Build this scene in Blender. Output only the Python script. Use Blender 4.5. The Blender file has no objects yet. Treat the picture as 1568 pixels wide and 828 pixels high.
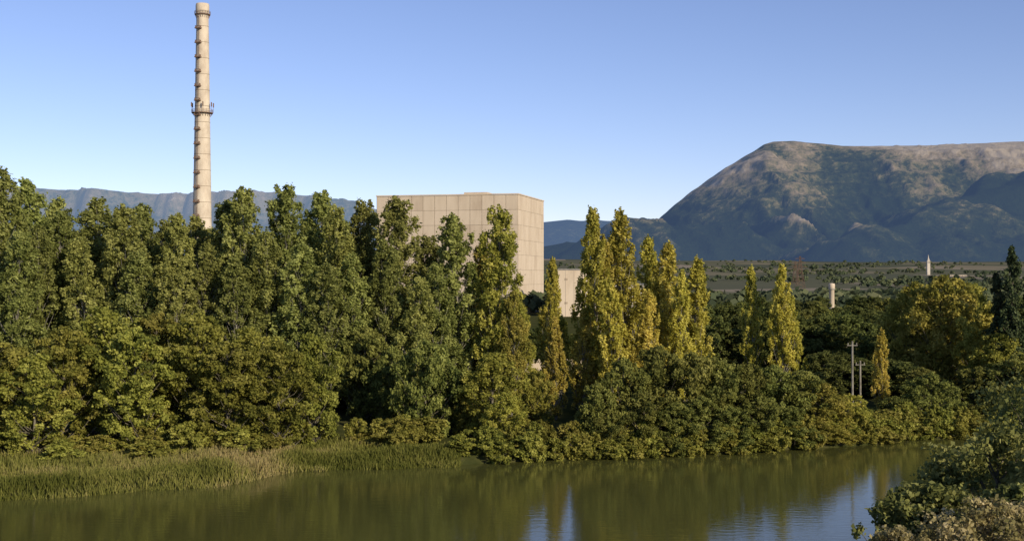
import bpy, math, numpy as np
from mathutils import Vector
R=np.random.default_rng(7)
S=bpy.context.scene
# ------------------------------------------------------------------ placement helpers: image pixels at an assumed distance to world metres
H=18.0; F=1893.0; CX=784.0; HY=425.0
def sx(b,d): return (b-CX)/F*d
def sz(e,d): return H-(e-HY)/F*d
def smooth(t):
    t=np.clip(t,0,1); return t*t*(3-2*t)
def vnoise(x,y,seed=0):
    x=np.asarray(x,float); y=np.asarray(y,float)
    xi=np.floor(x).astype(np.int64); yi=np.floor(y).astype(np.int64)
    fx=x-xi; fy=y-yi
    def h(a,b):
        n=(a*374761393+b*668265263+seed*974634777)&0x7fffffff
        n=((n^(n>>13))*1274126177)&0x7fffffff
        return ((n^(n>>16))&0xffff)/65535.0
    u=fx*fx*fx*(fx*(fx*6-15)+10); v=fy*fy*fy*(fy*(fy*6-15)+10)
    return (h(xi,yi)*(1-u)+h(xi+1,yi)*u)*(1-v)+(h(xi,yi+1)*(1-u)+h(xi+1,yi+1)*u)*v
def fbm(x,y,seed=0,o=5):
    s=0;a=1;t=0
    for i in range(o):
        s=s+a*vnoise(x*2**i+17*i,y*2**i-9*i,seed+i); t+=a; a*=.5
    return s/t
def ridged(x,y,seed=0,o=5):
    s=0;a=1;t=0
    for i in range(o):
        s=s+a*(1-np.abs(2*vnoise(x*2**i+31*i,y*2**i+5*i,seed+i)-1)); t+=a; a*=.5
    return s/t
SX=[-400,-120,-70,-41.5,-25,-20,-6,3,7.5,21,38,44,60,90,200,500]
SY=[60,80,93,100,107.5,115,117.5,121.7,123,125.5,133,137,139,150,230,500]
def shoreY(x): return np.interp(x,SX,SY)+1.2*(vnoise(np.asarray(x)*.25,0*np.asarray(x),3)-.5)
def ground(x,y):
    x=np.asarray(x,float); y=np.asarray(y,float)
    d=y-shoreY(x)
    far=-1.8+2.6*smooth((d+2.5)/5)+2.4*smooth(d/45)
    far=far+72*smooth((y-500)/7500)*1.9*(y>500)
    far=far+.5*(fbm(x*.08,y*.08,5)-.5)*smooth(d/8)
    near=np.where(y<0,16.2,16.2*(1-y/62)); near=np.maximum(near,-1.8)
    near=near+.4*(fbm(x*.3,y*.3,8)-.5)*smooth((55-y)/5)
    return np.where(d>-6,far,np.where(y<62,near,-1.8))
def gz(x,y): return float(ground(x,y))
# ------------------------------------------------------------------ mesh builder
class MB:
    def __init__(s): s.v=[];s.f=[];s.m=[];s.t=[];s.n=0
    def add(s,v,f,mat=0,tint=None):
        v=np.asarray(v,float).reshape(-1,3); f=np.asarray(f,int).reshape(-1,4)
        s.v.append(v); s.f.append(f+s.n); s.m.append(np.full(len(f),mat))
        s.t.append(np.full(len(v),.5) if tint is None else np.broadcast_to(tint,(len(v),)).astype(float)); s.n+=len(v)
    def box(s,c,h,ax=None,mat=0,tint=None):
        ax=np.eye(3) if ax is None else np.asarray(ax,float); c=np.asarray(c,float)
        sg=np.array([[-1,-1,-1],[1,-1,-1],[1,1,-1],[-1,1,-1],[-1,-1,1],[1,-1,1],[1,1,1],[-1,1,1]])*np.asarray(h,float)
        s.add(c+sg@ax,[[0,3,2,1],[4,5,6,7],[0,1,5,4],[1,2,6,5],[2,3,7,6],[3,0,4,7]],mat,tint)
    def tube(s,p,r,n=6,mat=0,tint=None):
        p=np.asarray(p,float); k=len(p); r=np.broadcast_to(r,(k,))
        T=np.gradient(p,axis=0); T/=np.linalg.norm(T,axis=1)[:,None]+1e-9
        ref=np.array([1,0,0]) if abs(T[0][0])<.8 else np.array([0,1,0])
        U=np.cross(T,ref); U/=np.linalg.norm(U,axis=1)[:,None]+1e-9; W=np.cross(T,U)
        a=np.linspace(0,2*np.pi,n,endpoint=False)
        v=p[:,None]+r[:,None,None]*(np.cos(a)[None,:,None]*U[:,None]+np.sin(a)[None,:,None]*W[:,None])
        i=np.arange(k-1)[:,None]*n; j=np.arange(n)[None]; j2=(j+1)%n
        f=np.stack([i+j,i+j2,i+n+j2,i+n+j],-1).reshape(-1,4)
        s.add(v.reshape(-1,3),f[:,::-1],mat,tint)
    def lathe(s,prof,c=(0,0),n=32,mat=0):
        prof=np.asarray(prof,float);k=len(prof);a=np.linspace(0,2*np.pi,n,endpoint=False)
        v=np.stack([c[0]+prof[:,:1]*np.cos(a),c[1]+prof[:,:1]*np.sin(a),np.repeat(prof[:,1:2],n,1)],-1)
        i=np.arange(k-1)[:,None]*n; j=np.arange(n)[None]; j2=(j+1)%n
        s.add(v.reshape(-1,3),np.stack([i+j,i+j2,i+n+j2,i+n+j],-1).reshape(-1,4),mat)
    def mesh(s,name,mats,smooth_=False):
        v=np.vstack(s.v);f=np.vstack(s.f);m=np.concatenate(s.m);t=np.concatenate(s.t)
        me=bpy.data.meshes.new(name)
        me.vertices.add(len(v)); me.vertices.foreach_set('co',v.ravel())
        me.loops.add(f.size); me.loops.foreach_set('vertex_index',f.ravel().astype(np.int32))
        me.polygons.add(len(f)); me.polygons.foreach_set('loop_start',np.arange(0,f.size,4,dtype=np.int32))
        me.polygons.foreach_set('material_index',m.astype(np.int32))
        me.polygons.foreach_set('use_smooth',np.full(len(f),bool(smooth_)))
        at=me.attributes.new('tint','FLOAT','POINT'); at.data.foreach_set('value',t.astype(np.float32))
        for q in mats: me.materials.append(q)
        me.update(calc_edges=True); return me
    def obj(s,name,mats,parent=None,sm=False):
        o=bpy.data.objects.new(name,s.mesh(name,mats,sm)); S.collection.objects.link(o)
        if parent: o.parent=parent
        return o
def empty(name):
    e=bpy.data.objects.new(name,None); S.collection.objects.link(e); e.empty_display_size=1; return e
# ------------------------------------------------------------------ materials
def newmat(n):
    m=bpy.data.materials.new(n); m.use_nodes=True; nt=m.node_tree; nt.nodes.clear()
    out=nt.nodes.new('ShaderNodeOutputMaterial'); return m,nt,out
def nd(nt,t,**k):
    n=nt.nodes.new('ShaderNode'+t)
    for a,b in k.items():
        if a in n.inputs: n.inputs[a].default_value=b
        else: setattr(n,a,b)
    return n
def ramp(nt,stops,fac):
    r=nt.nodes.new('ShaderNodeValToRGB'); e=r.color_ramp.elements
    while len(e)<len(stops): e.new(.5)
    for q,(p,c) in zip(e,stops): q.position=p; q.color=(*c,1) if len(c)==3 else c
    nt.links.new(fac,r.inputs[0]); return r.outputs[0]
def leafmat(n,dark,mid,light,tr=.4):
    m,nt,out=newmat(n); L=nt.links.new
    a=nd(nt,'Attribute',attribute_name='tint')
    c=ramp(nt,[(0,dark),(.5,mid),(1,light)],a.outputs['Fac'])
    oi=nd(nt,'ObjectInfo'); mr=nd(nt,'MapRange'); mr.inputs['To Min'].default_value=.82; mr.inputs['To Max'].default_value=1.25
    L(oi.outputs['Random'],mr.inputs['Value'])
    hs=nd(nt,'HueSaturation'); L(c,hs.inputs['Color']); L(mr.outputs[0],hs.inputs['Value'])
    mh=nd(nt,'MapRange'); mh.inputs['To Min'].default_value=.478; mh.inputs['To Max'].default_value=.508
    w=nd(nt,'Math',operation='FRACT'); mm=nd(nt,'Math',operation='MULTIPLY'); mm.inputs[1].default_value=7.3
    L(oi.outputs['Random'],mm.inputs[0]);L(mm.outputs[0],w.inputs[0]);L(w.outputs[0],mh.inputs['Value']);L(mh.outputs[0],hs.inputs['Hue'])
    d=nd(nt,'BsdfDiffuse'); t=nd(nt,'BsdfTranslucent'); x=nd(nt,'MixShader'); x.inputs[0].default_value=tr
    L(hs.outputs[0],d.inputs[0]); L(hs.outputs[0],t.inputs[0]); L(d.outputs[0],x.inputs[1]); L(t.outputs[0],x.inputs[2])
    L(x.outputs[0],out.inputs[0]); return m
def noisemat(n,stops,scale=1,rough=.9,stretch=(1,1,1),bump=0,attr=False,detail=6):
    m,nt,out=newmat(n); L=nt.links.new
    g=nd(nt,'NewGeometry'); mp=nd(nt,'Mapping'); mp.inputs['Scale'].default_value=stretch
    L(g.outputs['Position'],mp.inputs[0])
    no=nd(nt,'TexNoise',Scale=scale,Detail=detail,Roughness=.6); L(mp.outputs[0],no.inputs['Vector'])
    fac=no.outputs[0]
    if attr:
        a=nd(nt,'Attribute',attribute_name='tint'); ad=nd(nt,'Math',operation='ADD'); s2=nd(nt,'Math',operation='SUBTRACT'); s2.inputs[1].default_value=.5
        L(a.outputs['Fac'],s2.inputs[0]); L(s2.outputs[0],ad.inputs[0]); L(fac,ad.inputs[1]); fac=ad.outputs[0]
    c=ramp(nt,stops,fac); p=nd(nt,'BsdfPrincipled',Roughness=rough); p.inputs['Specular IOR Level'].default_value=.25
    L(c,p.inputs['Base Color'])
    if bump:
        b=nd(nt,'Bump',Strength=.5,Distance=bump); L(no.outputs[0],b.inputs['Height']); L(b.outputs[0],p.inputs['Normal'])
    L(p.outputs[0],out.inputs[0]); return m
bark=noisemat('bark',[(.3,(.06,.05,.035)),(.7,(.2,.18,.14))],2,stretch=(3,3,.5))
barkpale=noisemat('pale_bark',[(.3,(.12,.11,.09)),(.7,(.32,.3,.25))],1.5,stretch=(2,2,1))
L_pop=leafmat('poplar_leaves',(.13,.15,.04),(.25,.275,.078),(.38,.4,.13))
L_yel=leafmat('yellow_poplar_leaves',(.23,.225,.045),(.47,.425,.075),(.62,.55,.14))
L_mix=leafmat('poplar_leaves_turning',(.17,.18,.04),(.34,.33,.065),(.5,.45,.11))
L_rnd=leafmat('broadleaf_leaves',(.11,.125,.03),(.26,.265,.052),(.41,.4,.1))
L_drk=leafmat('dark_leaves',(.055,.075,.026),(.12,.14,.042),(.2,.22,.068))
L_bnk=leafmat('bank_leaves',(.08,.1,.03),(.19,.205,.052),(.31,.32,.09))
L_con=leafmat('conifer_needles',(.03,.045,.024),(.07,.092,.04),(.12,.14,.065),.15)
L_wil=leafmat('willow_leaves',(.085,.1,.03),(.21,.225,.07),(.37,.37,.13))
L_pal=leafmat('pale_seed_heads',(.15,.155,.055),(.32,.3,.12),(.52,.47,.24))
L_far=leafmat('distant_leaves',(.055,.075,.045),(.1,.12,.062),(.17,.175,.09),.2)  # lighter, bluish greens: distance haze painted into the leaf colour
L_reed=leafmat('reed_blades',(.14,.16,.035),(.32,.32,.085),(.48,.4,.18))
# ------------------------------------------------------------------ trees
def unit(n,rg):
    d=rg.normal(size=(n,3)); return d/np.linalg.norm(d,axis=1)[:,None]
def leaves(mb,c,r,asp,n,ls,rg,tint,mat=1,out=.7):
    d=unit(n,rg); d[:,2]=np.where(rg.random(n)<.3,np.abs(d[:,2]),d[:,2])
    rad=rg.random(n)**.45*1.08
    p=c+d*rad[:,None]*r*np.array([1,1,asp])*(1+.25*rg.normal(size=(n,1)))
    nm=d*out+unit(n,rg)*.75+np.array([0,0,.15]); nm/=np.linalg.norm(nm,axis=1)[:,None]
    a=np.cross(nm,unit(n,rg)); a/=np.linalg.norm(a,axis=1)[:,None]+1e-9; b=np.cross(nm,a)
    l=ls*(.6+.8*rg.random((n,1))); a=a*l*.5; b=b*l*.33
    v=np.stack([p-a,p-b,p+a,p+b],1).reshape(-1,3)
    tt=np.clip(tint+.16*rg.normal(size=n),0,1)
    mb.add(v,np.arange(4*n).reshape(-1,4),mat,np.repeat(tt,4))
def tree_mesh(name,h,base,Rm,prof,ncl,cr,asp,nl,ls,mats,seed,rise=.5,tr=.22,inner=.35):
    rg=np.random.default_rng(seed); mb=MB()
    k=10; zz=np.linspace(-.6,h*.95,k); w=np.cumsum(rg.normal(size=(k,2))*.012*h,0); w-=w[0]
    tp=np.column_stack([w*.6,zz]); mb.tube(tp,np.linspace(tr,.03,k),8)
    def tat(z): return np.array([np.interp(z,zz,tp[:,0]),np.interp(z,zz,tp[:,1]),z])
    cs=[]
    for i in range(ncl):
        t=(i+rg.random())/ncl; t=t**.9
        z=h*(base+(1-base)*t*.97); az=i*2.39996+rg.normal()*.35
        lob=.72+.5*vnoise(np.array([az*.9]),np.array([t*5]),seed)[0]
        rr=Rm*prof(t)*lob*(rg.uniform(.08,.5) if rg.random()<inner else rg.uniform(.6,1.0))
        c=tat(z)+np.array([math.cos(az)*rr,math.sin(az)*rr,0]); r=cr*rg.uniform(.6,1.3)*(.55+.45*prof(t))
        cs.append((c,r))
        z0=max(h*base*.35,z-rr*rise-h*.05); a=tat(z0); m=(a+c)/2+np.array([0,0,-.12*rr])+rg.normal(size=3)*.05*rr
        rb=max(.03,tr*.35*(1-z/h)+.02)
        mb.tube([a,m,c],[rb,rb*.7,rb*.25],5,0)
    tot=sum(r*r for _,r in cs)
    for c,r in cs:
        n=int(nl*r*r/tot)+5; tn=.5+.17*rg.normal(); ks=6
        for q in range(ks):
            off=unit(1,rg)[0]*r*.7*np.array([1,1,asp])
            leaves(mb,c+off,r*.5,asp,n//ks,ls,rg,tn+.12*rg.normal())
    leaves(mb,tat(h*.93),cr*.35,2.2,int(nl*.012),ls,rg,.55)
    return mb.mesh(name,mats)
pf_pop=lambda t: (min(1,.55+1.6*t))*(max(0,1-t**1.6))**.55*.95+.1
pf_lom=lambda t: min(1,.5+1.8*t)*(max(0,1-t**1.3))**.6+.06
pf_rnd=lambda t: math.sqrt(max(.03,1-(1.75*t-.75)**2))
pf_con=lambda t: (1-t)**.85+.06
V={}
def var(k,n,**a): V[k]=[tree_mesh(f'{k}_{i}',seed=100*len(V)+i,**a) for i in range(n)]
var('pop',5,h=28,base=.14,Rm=3.9,prof=pf_pop,ncl=110,cr=1.0,asp=1.3,nl=22000,ls=.38,mats=[barkpale,L_pop],rise=1.6)
var('popmix',2,h=26,base=.12,Rm=3.4,prof=pf_pop,ncl=90,cr=.95,asp=1.6,nl=20000,ls=.36,mats=[barkpale,L_mix],rise=1.8)
var('lom',4,h=24,base=.06,Rm=2.5,prof=pf_lom,ncl=110,cr=.62,asp=2.2,nl=19000,ls=.32,mats=[barkpale,L_yel],rise=3)
var('rnd',4,h=13,base=.05,Rm=4.1,prof=pf_rnd,ncl=90,cr=1.0,asp=.72,nl=20000,ls=.33,mats=[bark,L_rnd],rise=.7)
var('rndy',3,h=13,base=.06,Rm=4,prof=pf_rnd,ncl=85,cr=.95,asp=1.0,nl=18000,ls=.33,mats=[bark,L_mix],rise=.9)
var('bnk',3,h=9,base=.0,Rm=4.2,prof=pf_rnd,ncl=90,cr=.85,asp=.8,nl=20000,ls=.31,mats=[bark,L_bnk],rise=.6,tr=.15)
var('drk',3,h=15,base=.04,Rm=4.6,prof=pf_rnd,ncl=75,cr=1.2,asp=1.0,nl=13000,ls=.46,mats=[bark,L_drk],rise=.8)
var('con',2,h=18,base=.05,Rm=3.0,prof=pf_con,ncl=95,cr=.8,asp=.9,nl=16000,ls=.32,mats=[bark,L_con],rise=.2)
var('shr',3,h=3.2,base=.0,Rm=2.0,prof=pf_rnd,ncl=34,cr=.55,asp=.8,nl=5000,ls=.27,mats=[bark,L_rnd],rise=.5,tr=.06)
H0=dict(pop=28,popmix=26,lom=24,rnd=13,rndy=13,bnk=9,drk=15,con=18,shr=3.2)
W0=dict(pop=3.9,popmix=3.4,lom=2.5,rnd=4.1,rndy=4,bnk=4.2,drk=4.6,con=3.0,shr=2.0)
def tree(kind,name,x,y,h,w,parent=None):
    z=gz(x,y); o=bpy.data.objects.new(name,V[kind][R.integers(len(V[kind]))]); S.collection.objects.link(o)
    o.location=(x,y,z-.1); o.rotation_euler=(0,0,R.uniform(0,6.28)); s=w/W0[kind]
    o.scale=(s,s*R.uniform(.92,1.08),h/H0[kind])
    if parent: o.parent=parent
    return o
def T(kind,name,b,e,d,w,parent=None):
    x=sx(b,d); return tree(kind,name,x,d,sz(e,d)-gz(x,d),w,parent)
# tall poplars behind
for b,e,d,w in [(-40,262,150,3.9),(8,256,146,4.1),(40,268,152,3.9),(72,298,160,3.8),(108,320,150,3.7),(150,298,154,4.0),(188,312,148,3.6),
    (226,310,156,3.7),(262,325,150,3.4),(300,326,158,3.6),(338,303,152,3.8),(382,284,148,4.0),(438,277,150,4.3),(482,290,155,4.1),
    (520,312,150,3.5),(556,300,152,3.9),(612,300,148,4.0),(655,356,156,3.4),(702,324,147,3.7),(-90,270,152,3.9),(-150,275,150,3.9),
    (410,350,144,3.2),(590,360,143,3.0),(130,360,145,3.2),(675,400,144,2.8),(320,370,145,3),(60,340,145,3),
    (360,390,142,3.0),(460,370,142,3.2),(535,385,142,3.2),(210,380,142,3.2),(20,350,141,3.2),(270,390,141,3.0),(505,400,140,2.8),(630,420,141,2.8)]:
    T('pop','poplar_tree',b,e,d,w)
for b,e,d,w in [(768,317,146,3.3),(735,372,152,2.6),(797,455,150,1.8),(783,440,143,2.0)]: T('popmix','poplar_tree',b,e,d,w)
W=empty('background_woodland')
for i,b in enumerate(range(-200,590,42)):
    T('pop','woodland_tree',b+R.uniform(-12,12),340+R.uniform(-10,25),178+R.uniform(-8,8),4.2,W)
# lombardy poplars
for b,e,d,w in [(839,390,172,1.8),(862,480,160,1.5),(908,312,147,2.9),(928,358,150,2.1),(962,314,150,2.9),(985,356,154,2.3),(1022,366,150,2.6),(1042,412,146,1.9),
    (1062,390,152,2.4),(940,430,142,2.1),(1000,440,143,2.0),(1153,404,180,1.8),(1197,400,176,2.2),(1214,452,182,1.6),(1347,500,150,1.25),(1232,545,160,.9),(890,470,146,1.8),(850,480,142,1.6)]:
    T('lom','lombardy_poplar_tree',b,e,d,w)
# near row of broadleaf trees, left
for b,e,d,w in [(-60,500,118,4.4),(-5,520,117,4.2),(50,540,116,3.6),(95,498,120,3.9),(160,468,123,4.3),(215,500,119,3.6),(250,478,125,4.0),(305,476,123,4.1),(352,520,120,3.6),
    (385,500,125,3.8),(430,520,121,3.4),(480,508,124,3.5)]:
    T('rnd','broadleaf_tree',b,e,d,w)
for b,e,d,w in [(560,500,140,3.4),(600,530,136,3.0),(650,520,130,3.6),(690,560,133,2.4)]: T('bnk','broadleaf_tree',b,e,d,w)
for b,e,d,w in [(752,540,129,3.2),(718,570,132,2.4),(820,565,133,2.0),(775,600,126,2.2)]: T('rndy','broadleaf_tree',b,e,d,w)
# riverbank thicket: rooted just behind the shoreline
def bank(kind,b,e,off,w):
    d=128.
    for _ in range(8): d=float(shoreY(sx(b,d)))+off
    T(kind,'riverbank_tree',b,e,d,w)
for b,e,o_,w in [(915,585,2.5,2.6),(955,548,5,3.4),(1008,528,6,3.8),(1058,538,5,3.6),(1100,550,5,3.4),(1142,556,5,3.4),(1185,558,5,3.4),(1228,566,4,3.2),
    (930,625,1.2,2.2),(985,600,1.8,2.9),(1035,615,1.2,2.6),(1075,605,1.8,2.8),(1120,622,1.2,2.6),(1165,606,1.6,2.8),(1212,620,1.2,2.6)]: bank('bnk',b,e,o_,w)
for b,e,o_,w in [(1262,585,3,2.8),(1298,602,3,2.4),(1250,640,1,2.0),(1285,640,1,2.0),(1312,655,1,1.4)]: bank('rndy',b,e,o_,w)
for b,e,o_,w in [(1345,625,4,2.0),(1370,605,5,2.6),(1395,640,2,2.2),(1425,570,6,3.4)]: bank('bnk',b,e,o_,w)
# right side
for b,e,d,w in [(1395,430,178,4.2),(1440,420,172,4.8),(1480,434,176,4.2),(1510,465,165,4),(1535,510,158,4)]: T('rndy','broadleaf_tree',b,e,d,w)
for b,e,d,w in [(1412,562,152,3.6),(1450,590,150,3.6),(1500,560,150,3.8),(1560,540,148,4.2),(1620,520,150,4),(1690,500,155,4)]: T('bnk','riverbank_tree',b,e,d,w)
for b,e,d,w in [(1552,370,158,2.6),(1528,414,160,2.4),(1582,396,162,2.8),(1620,380,165,2.8)]: T('con','conifer_tree',b,e,d,w)
# mid-distance wood
for i in range(70):
    d=R.uniform(215,380); b=R.uniform(1050,1700); e=R.uniform(452,484)
    T(str(R.choice(['drk','bnk','drk'])),'woodland_tree',b,e,d,R.uniform(3.8,5.5),W)
for b in range(1080,1400,26): T('drk','woodland_tree',b+R.uniform(-8,8),R.uniform(466,500),R.uniform(188,212),4.2,W)
for b in range(1240,1400,24): T('drk','woodland_tree',b+R.uniform(-8,8),R.uniform(525,570),R.uniform(160,170),3.4,W)
for b in range(480,1080,38): T('drk','woodland_tree',b+R.uniform(-8,8),R.uniform(490,525) if b>770 else R.uniform(430,470),R.uniform(200,235),4.5,W)
for b in range(-200,640,42): T('drk','woodland_tree',b+R.uniform(-10,10),R.uniform(480,520),R.uniform(140,150),4.2,W)
# bank shrubs
for i in range(130):
    b=R.uniform(700,1620); x=sx(b,128); y=float(shoreY(x))+R.uniform(.2,3.0)
    tree('shr','shrub',x,y,R.uniform(1.4,3.2),R.uniform(1.2,2.0))
for i in range(45):
    x=R.uniform(-60,-8); y=float(shoreY(x))+np.interp(x,[-60,-25,-8],[15,10,5])+R.uniform(0,5); tree('shr','shrub',x,y,R.uniform(1.5,3.2),R.uniform(1.4,2.2))
# foreground shrubs on the near bank
nb=[('willow_bush',[(16.6,36,9.2,4.2),(19.8,39,10.8,4.4),(13.3,34,6.6,3.0),(14.6,31,6.2,2.8),(10.6,31.5,4.8,2.1),(12.0,29,4.6,1.9)],L_wil,1),('seed_head_bush',[(7.9,25.3,3.4,1.6),(9.9,25.6,4.0,2.0),(11.6,26.6,4.2,2.0)],L_pal,2)]
for nm,lst,lm,q in nb:
    for i,(x,y,h,w) in enumerate(lst):
        me=tree_mesh(f'{nm}_mesh_{i}',h=h,base=.0,Rm=w,prof=pf_rnd,ncl=150,cr=w*.17,asp=1.1,nl=int(6500*w+16000) if q==1 else 26000,ls=.14 if q==1 else .09,mats=[bark,lm],seed=900+i+10*q,rise=.9,tr=.09)
        o=bpy.data.objects.new(nm,me); S.collection.objects.link(o); o.location=(x,y,gz(x,y)-.1)
# ------------------------------------------------------------------ reeds
mb=MB(); n=52000
x=R.uniform(-75,-5,n); dep=R.beta(1.1,1.4,n)*np.interp(x,[-75,-41,-25,-15,-5],[19,18,13,9,4]); y=shoreY(x)-.5+dep+1.2*(vnoise(x*.9,x*0,77)-.5)
cl=fbm(x*.35,y*.35,40,3); hh=(.1+1.3*cl)*R.uniform(.45,1.15,n)*np.interp(dep,[0,2],[.7,1])
z=np.maximum(ground(x,y),-.1); az=R.uniform(0,6.28,n); w=.05
dx=np.cos(az)*w; dy=np.sin(az)*w; lx=R.normal(size=n)*.3*hh; ly=R.normal(size=n)*.3*hh
b0=np.stack([x-dx,y-dy,z],1); b1=np.stack([x+dx,y+dy,z],1); t1=np.stack([x+lx+dx*.3,y+ly+dy*.3,z+hh],1); t0=np.stack([x+lx-dx*.3,y+ly-dy*.3,z+hh],1)
brown=np.exp(-((x+23.5)/2.2)**2)*.5
mb.add(np.stack([b0,b1,t1,t0],1).reshape(-1,3),np.arange(4*n).reshape(-1,4),0,np.repeat(np.clip(.42+1.4*(fbm(x*.15,y*.3,44,3)-.5)+brown+.15*R.normal(size=n),0,1),4))
mb.obj('reeds',[L_reed])
# ------------------------------------------------------------------ terrain
xs=np.concatenate([-np.geomspace(9000,102,55),np.linspace(-100,100,125),np.geomspace(102,9000,55)])
ys=np.concatenate([[-300,-150,-60,-25],np.linspace(-10,200,150),np.geomspace(203,14000,90)])
def grid(xs,ys,fz):
    X,Y=np.meshgrid(xs,ys); Z=fz(X,Y); nx=len(xs); ny=len(ys)
    i=np.arange(ny-1)[:,None]*nx; j=np.arange(nx-1)[None]
    return np.stack([X,Y,Z],-1).reshape(-1,3),np.stack([i+j,i+j+1,i+nx+j+1,i+nx+j],-1).reshape(-1,4)
def terrmat():
    m,nt,out=newmat('ground_grass_and_fields'); L=nt.links.new
    g=nd(nt,'NewGeometry'); n1=nd(nt,'TexNoise',Scale=.35,Detail=8,Roughness=.65); L(g.outputs[0],n1.inputs['Vector'])
    c1=ramp(nt,[(.3,(.03,.038,.012)),(.5,(.06,.065,.022)),(.7,(.1,.09,.04))],n1.outputs[0])
    vo=nd(nt,'TexVoronoi',Scale=.0045); mp=nd(nt,'Mapping'); mp.inputs['Scale'].default_value=(1,.5,0); L(g.outputs[0],mp.inputs[0]); L(mp.outputs[0],vo.inputs['Vector'])
    sp=nd(nt,'SeparateColor'); L(vo.outputs['Color'],sp.inputs[0])
    c2=ramp(nt,[(0,(.085,.095,.07)),(.4,(.13,.13,.085)),(.6,(.22,.19,.135)),(.75,(.09,.1,.07)),(1,(.26,.22,.17))],sp.outputs[0])
    s=nd(nt,'SeparateXYZ'); L(g.outputs[0],s.inputs[0]); mr=nd(nt,'MapRange'); mr.inputs['From Min'].default_value=450; mr.inputs['From Max'].default_value=700; L(s.outputs[1],mr.inputs[0])
    mx=nd(nt,'Mix',data_type='RGBA'); L(mr.outputs[0],mx.inputs[0]); L(c1,mx.inputs[6]); L(c2,mx.inputs[7])
    d=nd(nt,'BsdfDiffuse'); L(mx.outputs[2],d.inputs[0]); L(d.outputs[0],out.inputs[0]); return m
v,f=grid(xs,ys,ground); mb=MB(); mb.add(v,f); mb.obj('ground',[terrmat()],sm=True)
# water
m,nt,out=newmat('river_water'); L=nt.links.new
g=nd(nt,'NewGeometry'); mp=nd(nt,'Mapping'); mp.inputs['Scale'].default_value=(.6,1.5,1); L(g.outputs[0],mp.inputs[0])
n1=nd(nt,'TexNoise',Scale=1.3,Detail=4,Roughness=.55); L(mp.outputs[0],n1.inputs['Vector'])
b=nd(nt,'Bump',Strength=.3,Distance=.05); L(n1.outputs[0],b.inputs['Height'])
p=nd(nt,'BsdfPrincipled',Roughness=.035,IOR=1.42); p.inputs['Base Color'].default_value=(.075,.078,.022,1); L(b.outputs[0],p.inputs['Normal']); L(p.outputs[0],out.inputs[0])
mb=MB(); v,f=grid(np.linspace(-450,520,30),np.linspace(50,520,20),lambda X,Y:0*X); mb.add(v,f); mb.obj('river_water',[m])
# ------------------------------------------------------------------ mountains
def hillmat(n,haze,hz,sc=.0025,rock=1.0):
    m,nt,out=newmat(n); L=nt.links.new; g=nd(nt,'NewGeometry')
    a=nd(nt,'Attribute',attribute_name='tint')
    n1=nd(nt,'TexNoise',Scale=sc,Detail=10,Roughness=.7); L(g.outputs[0],n1.inputs['Vector'])
    n2=nd(nt,'TexNoise',Scale=sc*9,Detail=8,Roughness=.75); L(g.outputs[0],n2.inputs['Vector'])
    s1=nd(nt,'Math',operation='MULTIPLY_ADD'); s1.inputs[1].default_value=1.1; L(n1.outputs[0],s1.inputs[0])
    s0=nd(nt,'Math',operation='ADD'); s0.inputs[1].default_value=-1.28; L(a.outputs['Fac'],s0.inputs[0])
    s2=nd(nt,'Math',operation='MULTIPLY_ADD'); s2.inputs[1].default_value=1.4; L(n2.outputs[0],s2.inputs[0]); L(s0.outputs[0],s2.inputs[2]); L(s2.outputs[0],s1.inputs[2])
    c=ramp(nt,[(.2,(.022,.034,.014)),(.42,(.06,.072,.025)),(.52,(.17,.155,.065)),(.72,(.33*rock,.26*rock,.145*rock)),(.95,(.5*rock,.41*rock,.28*rock))],s1.outputs[0])
    d=nd(nt,'BsdfDiffuse'); L(c,d.inputs[0])
    bp=nd(nt,'Bump',Strength=1,Distance=35); L(n2.outputs[0],bp.inputs['Height']); L(bp.outputs[0],d.inputs['Normal'])
    e=nd(nt,'Emission'); e.inputs[0].default_value=(*haze,1); x=nd(nt,'MixShader'); x.inputs[0].default_value=hz  # aerial haze painted in as an even blue glow on the slopes
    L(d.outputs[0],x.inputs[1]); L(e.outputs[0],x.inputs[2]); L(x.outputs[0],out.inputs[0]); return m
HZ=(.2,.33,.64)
D0=6800
bx=np.array([700,832,870,905,960,1000,1025,1050,1075,1100,1150,1170,1184,1215,1240,1290,1400,1500,1568,1700,1900,2200])
be=np.array([400,378,370,372,366,343,320,300,281,263,234,221,216,215,218,224,223,220,216,220,250,330])
cX=(bx-CX)/F*D0; cZ=H-(be-HY)/F*D0
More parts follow.
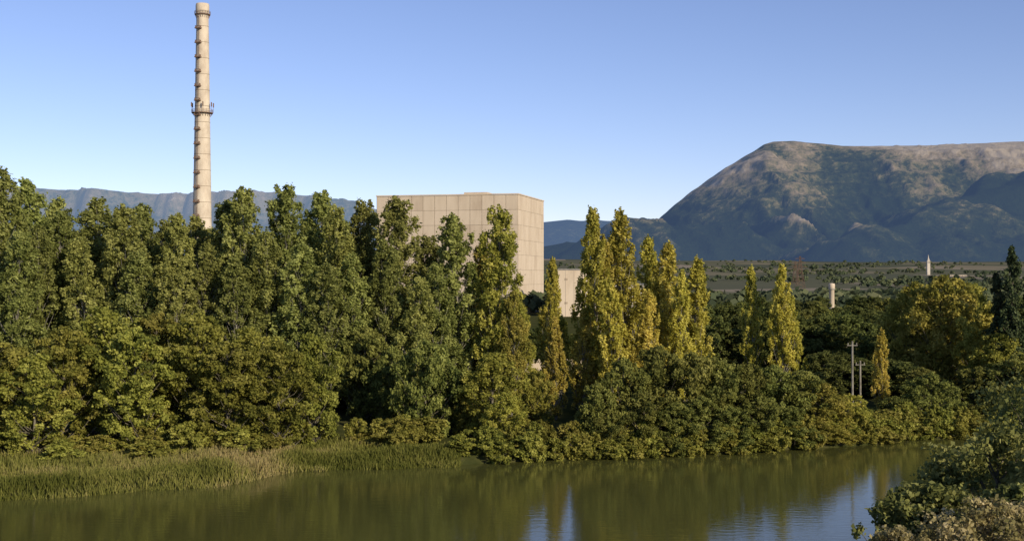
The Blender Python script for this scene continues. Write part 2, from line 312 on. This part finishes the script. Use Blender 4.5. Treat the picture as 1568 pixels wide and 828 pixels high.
def massif(X,Y):
    back=smooth((Y-5000)/1500)
    wx=X+(1-back)*420*(fbm(X/900,Y/900,61)-.5)+(1-back)*250; B=wx/Y*D0
    zc=np.interp(B,cX,cZ)
    t=(Y-4300)/(D0-4300.)
    f=np.where(t<1,np.clip(t,0,1)**1.2*.62+.38*smooth((t-.5)/.5),1-.3*smooth((Y-D0)/3000)); f=np.where(t<0,0,f)
    qx=X+300*(fbm(X/800,Y/800,21)-.5)+.35*(Y-5500)
    rg=ridged(qx/950,Y/2600,70,6); dt=ridged(qx/300,Y/700,75,5)
    env=np.clip(t*3.5,0,1)*np.clip((1-t)*3.2,0,1)*np.clip(zc/450,0.15,1)
    z=zc*f+env*(620*(rg-.66)+230*(dt-.62))+20*(ridged(X/120,Y/150,66)-.5)*np.clip(t*3,0,1)*(t<.98)+12*(fbm(X/180,Y/180,67)-.5)*(t>.5)
    z=z+8*np.sin(z/11+5*fbm(X/900,Y/900,15))*smooth((z-220)/150)*np.clip((1.03-t)*6,0,1)
    ax,ay,az_=(1660-CX)/F*5600,5600,H-(228-HY)/F*5600; bx2,by2,bz=(1260-CX)/F*4300,4300,H-(388-HY)/F*4300
    ux,uy=ax-bx2,ay-by2; L2=ux*ux+uy*uy; s=((X-bx2)*ux+(Y-by2)*uy)/L2; s_=np.clip(s,-.1,1.3)
    dist=np.hypot(X-(bx2+s_*ux),Y-(by2+s_*uy))+340*(ridged(X/520,Y/520,90,5)-.6)
    crest=bz+(az_-bz)*(1.35*s_-.35*s_**2)
    z2=crest-.6*np.sqrt(dist**2+90**2)+50+90*(rg-.6)+90*(dt-.6)
    z3=170*np.exp(-((X-(1060-CX)/F*4700)/380)**2-((Y-4700)/420)**2)+200*np.exp(-((X-(1190-CX)/F*5000)/330)**2-((Y-5000)/500)**2)+90*np.exp(-((X-(930-CX)/F*5400)/420)**2-((Y-5400)/500)**2)
    z=z+.7*z3*(.4+rg)*(t<1)*np.clip(t*4,0,1)
    rock=np.clip(z3/140,0,1)*smooth((dt-.72)/.08)
    return np.maximum(z,z2),rg,dt,rock
xs2=np.linspace(-700,7600,760); ys2=np.linspace(4000,9500,500)
XX,YY=np.meshgrid(xs2,ys2); ZZ,RG,DT,RK=massif(XX,YY)
v,f=grid(xs2,ys2,lambda X,Y: np.maximum(ZZ,0)*smooth((Y-4000)/300)-10*(Y<4050))
Hn=v[:,2]/760; leftw=smooth((1000-v[:,0])/450)
tint=np.clip(.06+.88*Hn+.9*(RG.ravel()-.66)+.6*(DT.ravel()-.62)+.35*RK.ravel()+.7*(fbm(v[:,0]/450,v[:,1]/700,55)-.5)-.35*leftw,0,1)  # leftw darkens the left flank's colour, painting in its shade
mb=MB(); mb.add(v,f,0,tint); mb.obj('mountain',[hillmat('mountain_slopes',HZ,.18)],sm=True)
# left plateau
D1=8600
bx=np.array([-900,-300,0,75,130,200,300,400,480,545,600,680,760,860]); be=np.array([300,292,286,288,290,294,296,294,300,309,334,374,402,427])
pX=(bx-CX)/F*D1; pZ=H-(be-HY)/F*D1
def plat(X,Y):
    zc=np.interp(X/Y*D1,pX,pZ); cy=8600+500*(fbm(X/500,0*X,31)-.5)+250*(ridged(X/260,0*X,35,4)-.5)
    t=(Y-6800)/(cy-6800); f=np.where(t<1,.72*np.clip(t,0,1)**1.2+.28*smooth((t-.88)/.12),1.0)
    return zc*f+np.clip(t,0,1)*(t<1)*70*(ridged(X/350,Y/500,33)-.6)
v,f=grid(np.linspace(-8500,600,460),np.concatenate([np.linspace(6700,9300,170),np.linspace(9400,11500,12)]),plat)
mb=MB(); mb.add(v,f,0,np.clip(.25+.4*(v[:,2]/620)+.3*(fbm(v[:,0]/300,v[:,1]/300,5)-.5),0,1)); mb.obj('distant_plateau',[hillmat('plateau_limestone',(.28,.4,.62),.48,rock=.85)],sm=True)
def low(X,Y):
    zc=np.interp(X/Y*11000,(np.array([500,700,832,870,905,960,1100])-CX)/F*11000,H-(np.array([400,352,340,336,340,337,345])-HY)/F*11000)
    t=(Y-9600)/1400; return zc*np.where(t<1,np.clip(t,0,1)**.8,1)+90*(ridged(X/500,Y/700,44)-.6)*np.clip(t,0,1)*(t<1)
v,f=grid(np.linspace(-2600,3200,200),np.linspace(9500,12000,70),low)
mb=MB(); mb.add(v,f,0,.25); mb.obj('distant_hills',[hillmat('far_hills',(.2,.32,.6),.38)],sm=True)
# ------------------------------------------------------------------ distant trees over the plain
mb=MB(); n=9000; d=480*np.exp(R.uniform(0,2.2,n)); b=R.uniform(-200,1800,n); x=sx(b,d)
mk=fbm(x/260,d/330,12,3); hedge=np.abs(vnoise(x/170,d/300,14)-.5)<.035
k=(mk>.57)|hedge|(d<620); x=x[k]; d=d[k]
for xx,yy in zip(x,d):
    h=R.uniform(5,11); nq=44 if yy<1300 else 20
    g0=gz(xx,yy); dd=unit(nq,R); dd[:,2]=np.abs(dd[:,2])*1.1-.15
    p=np.array([xx,yy,g0+h*.35])+dd*np.array([h*.6,h*.6,h*.5])*R.uniform(.6,1.05,(nq,1))
    nm=dd+unit(nq,R)*.7; nm/=np.linalg.norm(nm,axis=1)[:,None]; a=np.cross(nm,unit(nq,R)); a/=np.linalg.norm(a,axis=1)[:,None]; bb=np.cross(nm,a); l=h*(.17 if nq>30 else .25)
    mb.add(np.stack([p-a*l,p-bb*l,p+a*l,p+bb*l],1).reshape(-1,3),np.arange(4*nq).reshape(-1,4),0,np.clip(R.uniform(.1,.8)+.1*R.normal(),0,1))
mb.obj('distant_trees',[L_far])
# ------------------------------------------------------------------ reactor building
conc=noisemat('precast_concrete',[(.25,(.45,.36,.265)),(.5,(.56,.465,.35)),(.8,(.63,.53,.41))],.22,.85,(1,1,.25),attr=True,bump=.02)
joint=noisemat('panel_joints',[(.3,(.21,.165,.12)),(.7,(.28,.225,.165))],1)
dark=noisemat('dark_opening',[(.3,(.02,.02,.022)),(.7,(.05,.05,.05))],1)
metal=noisemat('painted_metal',[(.3,(.2,.19,.18)),(.7,(.32,.3,.28))],2,.5)
white=noisemat('white_render',[(.3,(.46,.41,.34)),(.7,(.6,.54,.46))],.3,.8)
rusty=noisemat('rusty_steel',[(.3,(.12,.07,.045)),(.7,(.22,.15,.11))],2,.7)
A=empty('reactor_building')
P0=np.array([2.4,500.0]); u=np.array([-.971,.238]); vv=np.array([.238,.971]); Wf,Ws=60.4,48.4; z0,z1=3.0,51.6
ax=np.array([[u[0],u[1],0],[vv[0],vv[1],0],[0,0,1]])
def loc(a,b,z): q=P0+u*a+vv*b; return (q[0],q[1],z)
mb=MB(); mb.box(loc(Wf/2,Ws/2,(z0-2+z1)/2),(Wf/2,Ws/2,(z1-z0+2)/2),ax); mb.obj('core_walls',[joint],A)
mb=MB(); nc,ns,nr=12,10,8; ph=(z1-z0)/nr; g_=.08
for r in range(nr):
    zc=z0+(r+.5)*ph
    for c in range(nc):
        pw=Wf/nc; t=.5+.06*R.normal()
        mb.box(loc((c+.5)*pw,-.04,zc),(pw/2-g_,.07,ph/2-g_*.7),ax,0,t); mb.box(loc((c+.5)*pw,Ws+.04,zc),(pw/2-g_,.07,ph/2-g_),ax,0,t)
    for c in range(ns):
        pw=Ws/ns; t=.52+.04*R.normal()
        mb.box(loc(-.04,(c+.5)*pw,zc),(.07,pw/2-g_*.5,ph/2-g_*.5),ax,0,t); mb.box(loc(Wf+.04,(c+.5)*pw,zc),(.07,pw/2-g_,ph/2-g_),ax,0,t)
mb.obj('concrete_panels',[conc],A)
mb=MB()
for a,b,ha,hb in [(Wf/2,-.1,Wf/2+.3,.25),(Wf/2,Ws+.1,Wf/2+.3,.25),(-.1,Ws/2,.25,Ws/2-.2),(Wf+.1,Ws/2,.25,Ws/2-.2)]: mb.box(loc(a,b,z1+.28),(ha,hb,.25),ax,0,.55)
mb.obj('parapet_coping',[conc],A)
mb=MB(); mb.box(loc(20,12,z1+.9),(5,4,.9),ax); mb.box(loc(38,20,z1+.4),(3,3,.5),ax); mb.box(loc(9,25,z1+.5),(2,5,.6),ax); mb.obj('roof_plant_housing',[conc],A)
def block(name,bl,br,top,d,depth,rows,mat):
    e=empty(name); xl,xr=sx(bl,d),sx(br,d); zt=sz(top,d); zb=3.0 if d<600 else gz((xl+xr)/2,d)-1; cx=(xl+xr)/2
    mb=MB(); mb.box((cx,d+depth/2,(zt+zb)/2),((xr-xl)/2,depth/2,(zt-zb)/2)); mb.obj('walls',[mat],e)
    mb=MB(); mb.box((cx,d+depth/2,zt+.15),((xr-xl)/2+.25,depth/2+.25,.2)); mb.obj('roof_edge',[metal],e)
    mb=MB()
    for r in range(rows):
        z=zb+(r+.6)*(zt-zb)/rows; nw=max(2,int((xr-xl)/4.5))
        for i in range(nw): mb.box((xl+(i+.5)*(xr-xl)/nw,d-.02,z),(.5,.06,.4))
    mb.obj('windows',[joint if d<600 else dark],e)
    mb=MB()
    for i in range(1,4): mb.box((xl+i*(xr-xl)/4,d-.06,(zt+zb)/2),(.12,.05,(zt-zb)/2))
    mb.obj('pilasters',[conc],e)
block('auxiliary_building',854,905,413,470,22,2,conc)
block('service_building',906,1000,436,480,20,2,white)
block('warehouse',1205,1246,463,520,30,1,white)
block('farm_building',1455,1480,421,2200,20,1,conc)
for b0_,b1_,e_,d_ in [(1150,1160,440,1500),(1112,1124,441,1700),(1385,1396,436,1600),(1135,1142,436,1900),(1322,1334,437,1500),(1258,1265,434,1900),(1346,1352,433,1800),(1500,1512,430,1900)]:
    block('village_house',b0_,b1_,e_,d_,12,2,white)
e=empty('water_tower'); d=450; x=sx(1273.5,d); mb=MB(); zt=sz(434,d)
mb.lathe([(1.0,2),(.95,zt-2.2),(1.15,zt-2),(1.15,zt-.3),(1.0,zt),(0.01,zt+.15)],(x,d),20); mb.obj('shaft',[conc],e,True)
mb=MB(); mb.lathe([(1.22,zt-2.1),(1.3,zt-2.1),(1.3,zt-1.9),(1.22,zt-1.9)],(x,d),20); mb.obj('gallery_ring',[metal],e)
mb=MB()
for i in range(14):
    xx=2+i*2.0; mb.box((xx,190,4.4),(.94,.1,1.1)); mb.box((xx+1,190,4.5),(.05,.16,1.3))
mb.obj('perimeter_wall',[conc])
# ------------------------------------------------------------------ chimney
C=empty('chimney'); cx,cy=sx(309.5,480),480.0
def crad(z): return np.interp(z,[3,124.5],[4.1,2.25])
chm=noisemat('chimney_concrete',[(.3,(.43,.355,.27)),(.5,(.56,.48,.375)),(.75,(.66,.58,.46))],.35,.85,(1,1,.5),bump=.02)
mb=MB(); zs=np.linspace(2,120,40); prof=[(crad(z),z) for z in zs]+[(2.3,120.2),(2.6,121.2),(2.6,123.6),(2.4,124.3),(1.9,124.3),(1.9,118)]
mb.lathe(prof,(cx,cy),48); mb.obj('shaft',[chm],C,True)
mb=MB()
for z in np.arange(10,119,6.2): mb.lathe([(crad(z)+.0,z-.08),(crad(z)+.04,z-.08),(crad(z)+.04,z+.08),(crad(z),z+.08)],(cx,cy),48)
mb.obj('pour_joints',[joint],C)
def platform(z,ro,name):
    r=float(crad(z)); mb=MB(); mb.lathe([(r-.1,z-.25),(ro,z-.25),(ro,z),(r-.1,z)],(cx,cy),32)
    for hh in (.55,1.1): mb.lathe([(ro-.05,z+hh-.04),(ro+.03,z+hh-.04),(ro+.03,z+hh+.04),(ro-.05,z+hh+.04),(ro-.05,z+hh-.04)],(cx,cy),32)
    for a in np.linspace(0,2*np.pi,20,endpoint=False):
        c,s=math.cos(a),math.sin(a); mb.tube([(cx+ro*c,cy+ro*s,z),(cx+ro*c,cy+ro*s,z+1.15)],.05,4)
        mb.tube([(cx+ro*.97*c,cy+ro*.97*s,z-.2),(cx+r*c,cy+r*s,z-1.6)],.08,4)
    mb.obj(name,[rusty],C)
platform(82,4.1,'mid_platform'); platform(120.2,3.0,'top_platform')
mb=MB()
for k,a in enumerate((2.9,3.6,5.0,5.9,.3)):
    c,s=math.cos(a),math.sin(a); mb.tube([(cx+4.1*c,cy+4.1*s,82),(cx+4.1*c,cy+4.1*s,86)],.08,5); mb.box((cx+4.2*c,cy+4.2*s,85),(.2,.18,.8))
mb.obj('antennas',[rusty],C)
mb=MB(); a=-math.pi/2-.35; c,s=math.cos(a),math.sin(a); t=np.array([-s,c])
for z in np.arange(8,119,5.6):
    r=float(crad(z)); A3=np.array([[t[0],t[1],0],[c,s,0],[0,0,1]]); mb.box((cx+(r+.5)*c,cy+(r+.5)*s,z),(1.25,.6,.2),A3)
    mb.box((cx+(r+1.05)*c,cy+(r+1.05)*s,z+.9),(1.05,.04,.05),A3)
    for q in (-1,1): mb.box((cx+(r+.5)*c+t[0]*q,cy+(r+.5)*s+t[1]*q,z+.45),(.05,.5,.45),A3)
for q in (-.25,.25): mb.tube([(cx+(crad(z)+.25)*c+t[0]*q,cy+(crad(z)+.25)*s+t[1]*q,z) for z in (3,60,119)],.05,4)
mb.obj('ladder_and_rest_platforms',[rusty],C)
# ------------------------------------------------------------------ pylons / poles
def pylon(b,top,d,w):
    x=sx(b,d); zb=gz(x,d); zt=sz(top,d); h=zt-zb; mb=MB(); N=9
    def wd(t): return w*(1-t)**1.3+.5
    for i in range(N):
        t0,t1=i/N,(i+1)/N; q0=[(x+a*wd(t0),d+b_*wd(t0),zb+h*t0) for a,b_ in ((-1,-1),(1,-1),(1,1),(-1,1))]; q1=[(x+a*wd(t1),d+b_*wd(t1),zb+h*t1) for a,b_ in ((-1,-1),(1,-1),(1,1),(-1,1))]
        for j in range(4):
            mb.tube([q0[j],q1[j]],.16,4); mb.tube([q0[j],q1[(j+1)%4]],.09,4); mb.tube([q0[(j+1)%4],q1[j]],.09,4)
    for t,l in ((.68,w*1.7),(.8,w*1.4),(.92,w*1.1)):
        mb.tube([(x-l,d,zb+h*t),(x+l,d,zb+h*t)],.16,4); mb.tube([(x-l,d,zb+h*t),(x,d,zb+h*(t+.05))],.1,4); mb.tube([(x+l,d,zb+h*t),(x,d,zb+h*(t+.05))],.1,4)
    mb.obj('electricity_pylon',[rusty])
pylon(1225,392,1150,4); pylon(1218,400,1500,4); pylon(1356,436,1600,4); pylon(1298,425,1900,4)
e=empty('church_tower'); d=2300; x=sx(1421.5,d); zb=gz(x,d); zt=sz(392,d); mb=MB(); mb.box((x,d,(zb+zt-9)/2),(2.6,2.6,(zt-9-zb)/2)); mb.box((x,d,zt-8.7),(3,3,.3)); mb.obj('belfry',[white],e)
mb=MB(); mb.lathe([(2.6,zt-8.4),(1.2,zt-4),(.05,zt+3)],(x,d),8); mb.obj('spire',[white],e)
mb=MB(); [mb.box((x+q,d-2.61,zt-12),(.5,.05,1.3)) for q in (-1.1,1.1)]; mb.obj('bell_openings',[dark],e)
def pole(b,top,d):
    x=sx(b,d); zt=sz(top,d); zb=gz(x,d); mb=MB(); mb.tube([(x,d,zb-.3),(x,d,zt)],[.15,.11],8); mb.box((x,d,zt-.5),(.6,.05,.05))
    for q in (-.5,0,.5): mb.lathe([(.04,zt-.45),(.06,zt-.3),(.04,zt-.2),(.01,zt-.18)],(x+q,d),8)
    mb.obj('utility_pole',[barkpale])
pole(1305,522,144); pole(1317,552,156)
# ------------------------------------------------------------------ light, sky, camera
el=math.radians(23); az=math.radians(140)
sd=Vector((math.sin(az)*math.cos(el),math.cos(az)*math.cos(el),math.sin(el)))
l=bpy.data.lights.new('sun','SUN'); l.energy=5; l.angle=math.radians(.5); l.color=(1,.86,.64)
o=bpy.data.objects.new('sun',l); S.collection.objects.link(o); o.rotation_euler=(-sd).to_track_quat('-Z','Y').to_euler()
w=bpy.data.worlds.new('World'); S.world=w; w.use_nodes=True; nt=w.node_tree; nt.nodes.clear()
sk=nt.nodes.new('ShaderNodeTexSky'); sk.sky_type='NISHITA'; sk.sun_disc=False; sk.sun_elevation=el; sk.sun_rotation=az; sk.air_density=1.0; sk.dust_density=.0; sk.ozone_density=4.0; sk.altitude=1500
bg=nt.nodes.new('ShaderNodeBackground'); bg.inputs[1].default_value=.135; wo=nt.nodes.new('ShaderNodeOutputWorld')
tn=nt.nodes.new('ShaderNodeMix'); tn.data_type='RGBA'; tn.blend_type='MULTIPLY'; tn.inputs[0].default_value=1; tn.inputs[7].default_value=(1.18,.95,1.0,1)
nt.links.new(sk.outputs[0],tn.inputs[6]); nt.links.new(tn.outputs[2],bg.inputs[0]); nt.links.new(bg.outputs[0],wo.inputs[0])
cam=bpy.data.cameras.new('camera'); cam.sensor_width=36; cam.lens=F/1568*36; cam.clip_end=40000; cam.clip_start=.5
o=bpy.data.objects.new('camera',cam); S.collection.objects.link(o); o.location=(0,0,H); o.rotation_euler=(math.radians(90)+11/F,0,0); S.camera=o
S.view_settings.view_transform='Standard'; S.view_settings.look='None'; S.view_settings.exposure=0
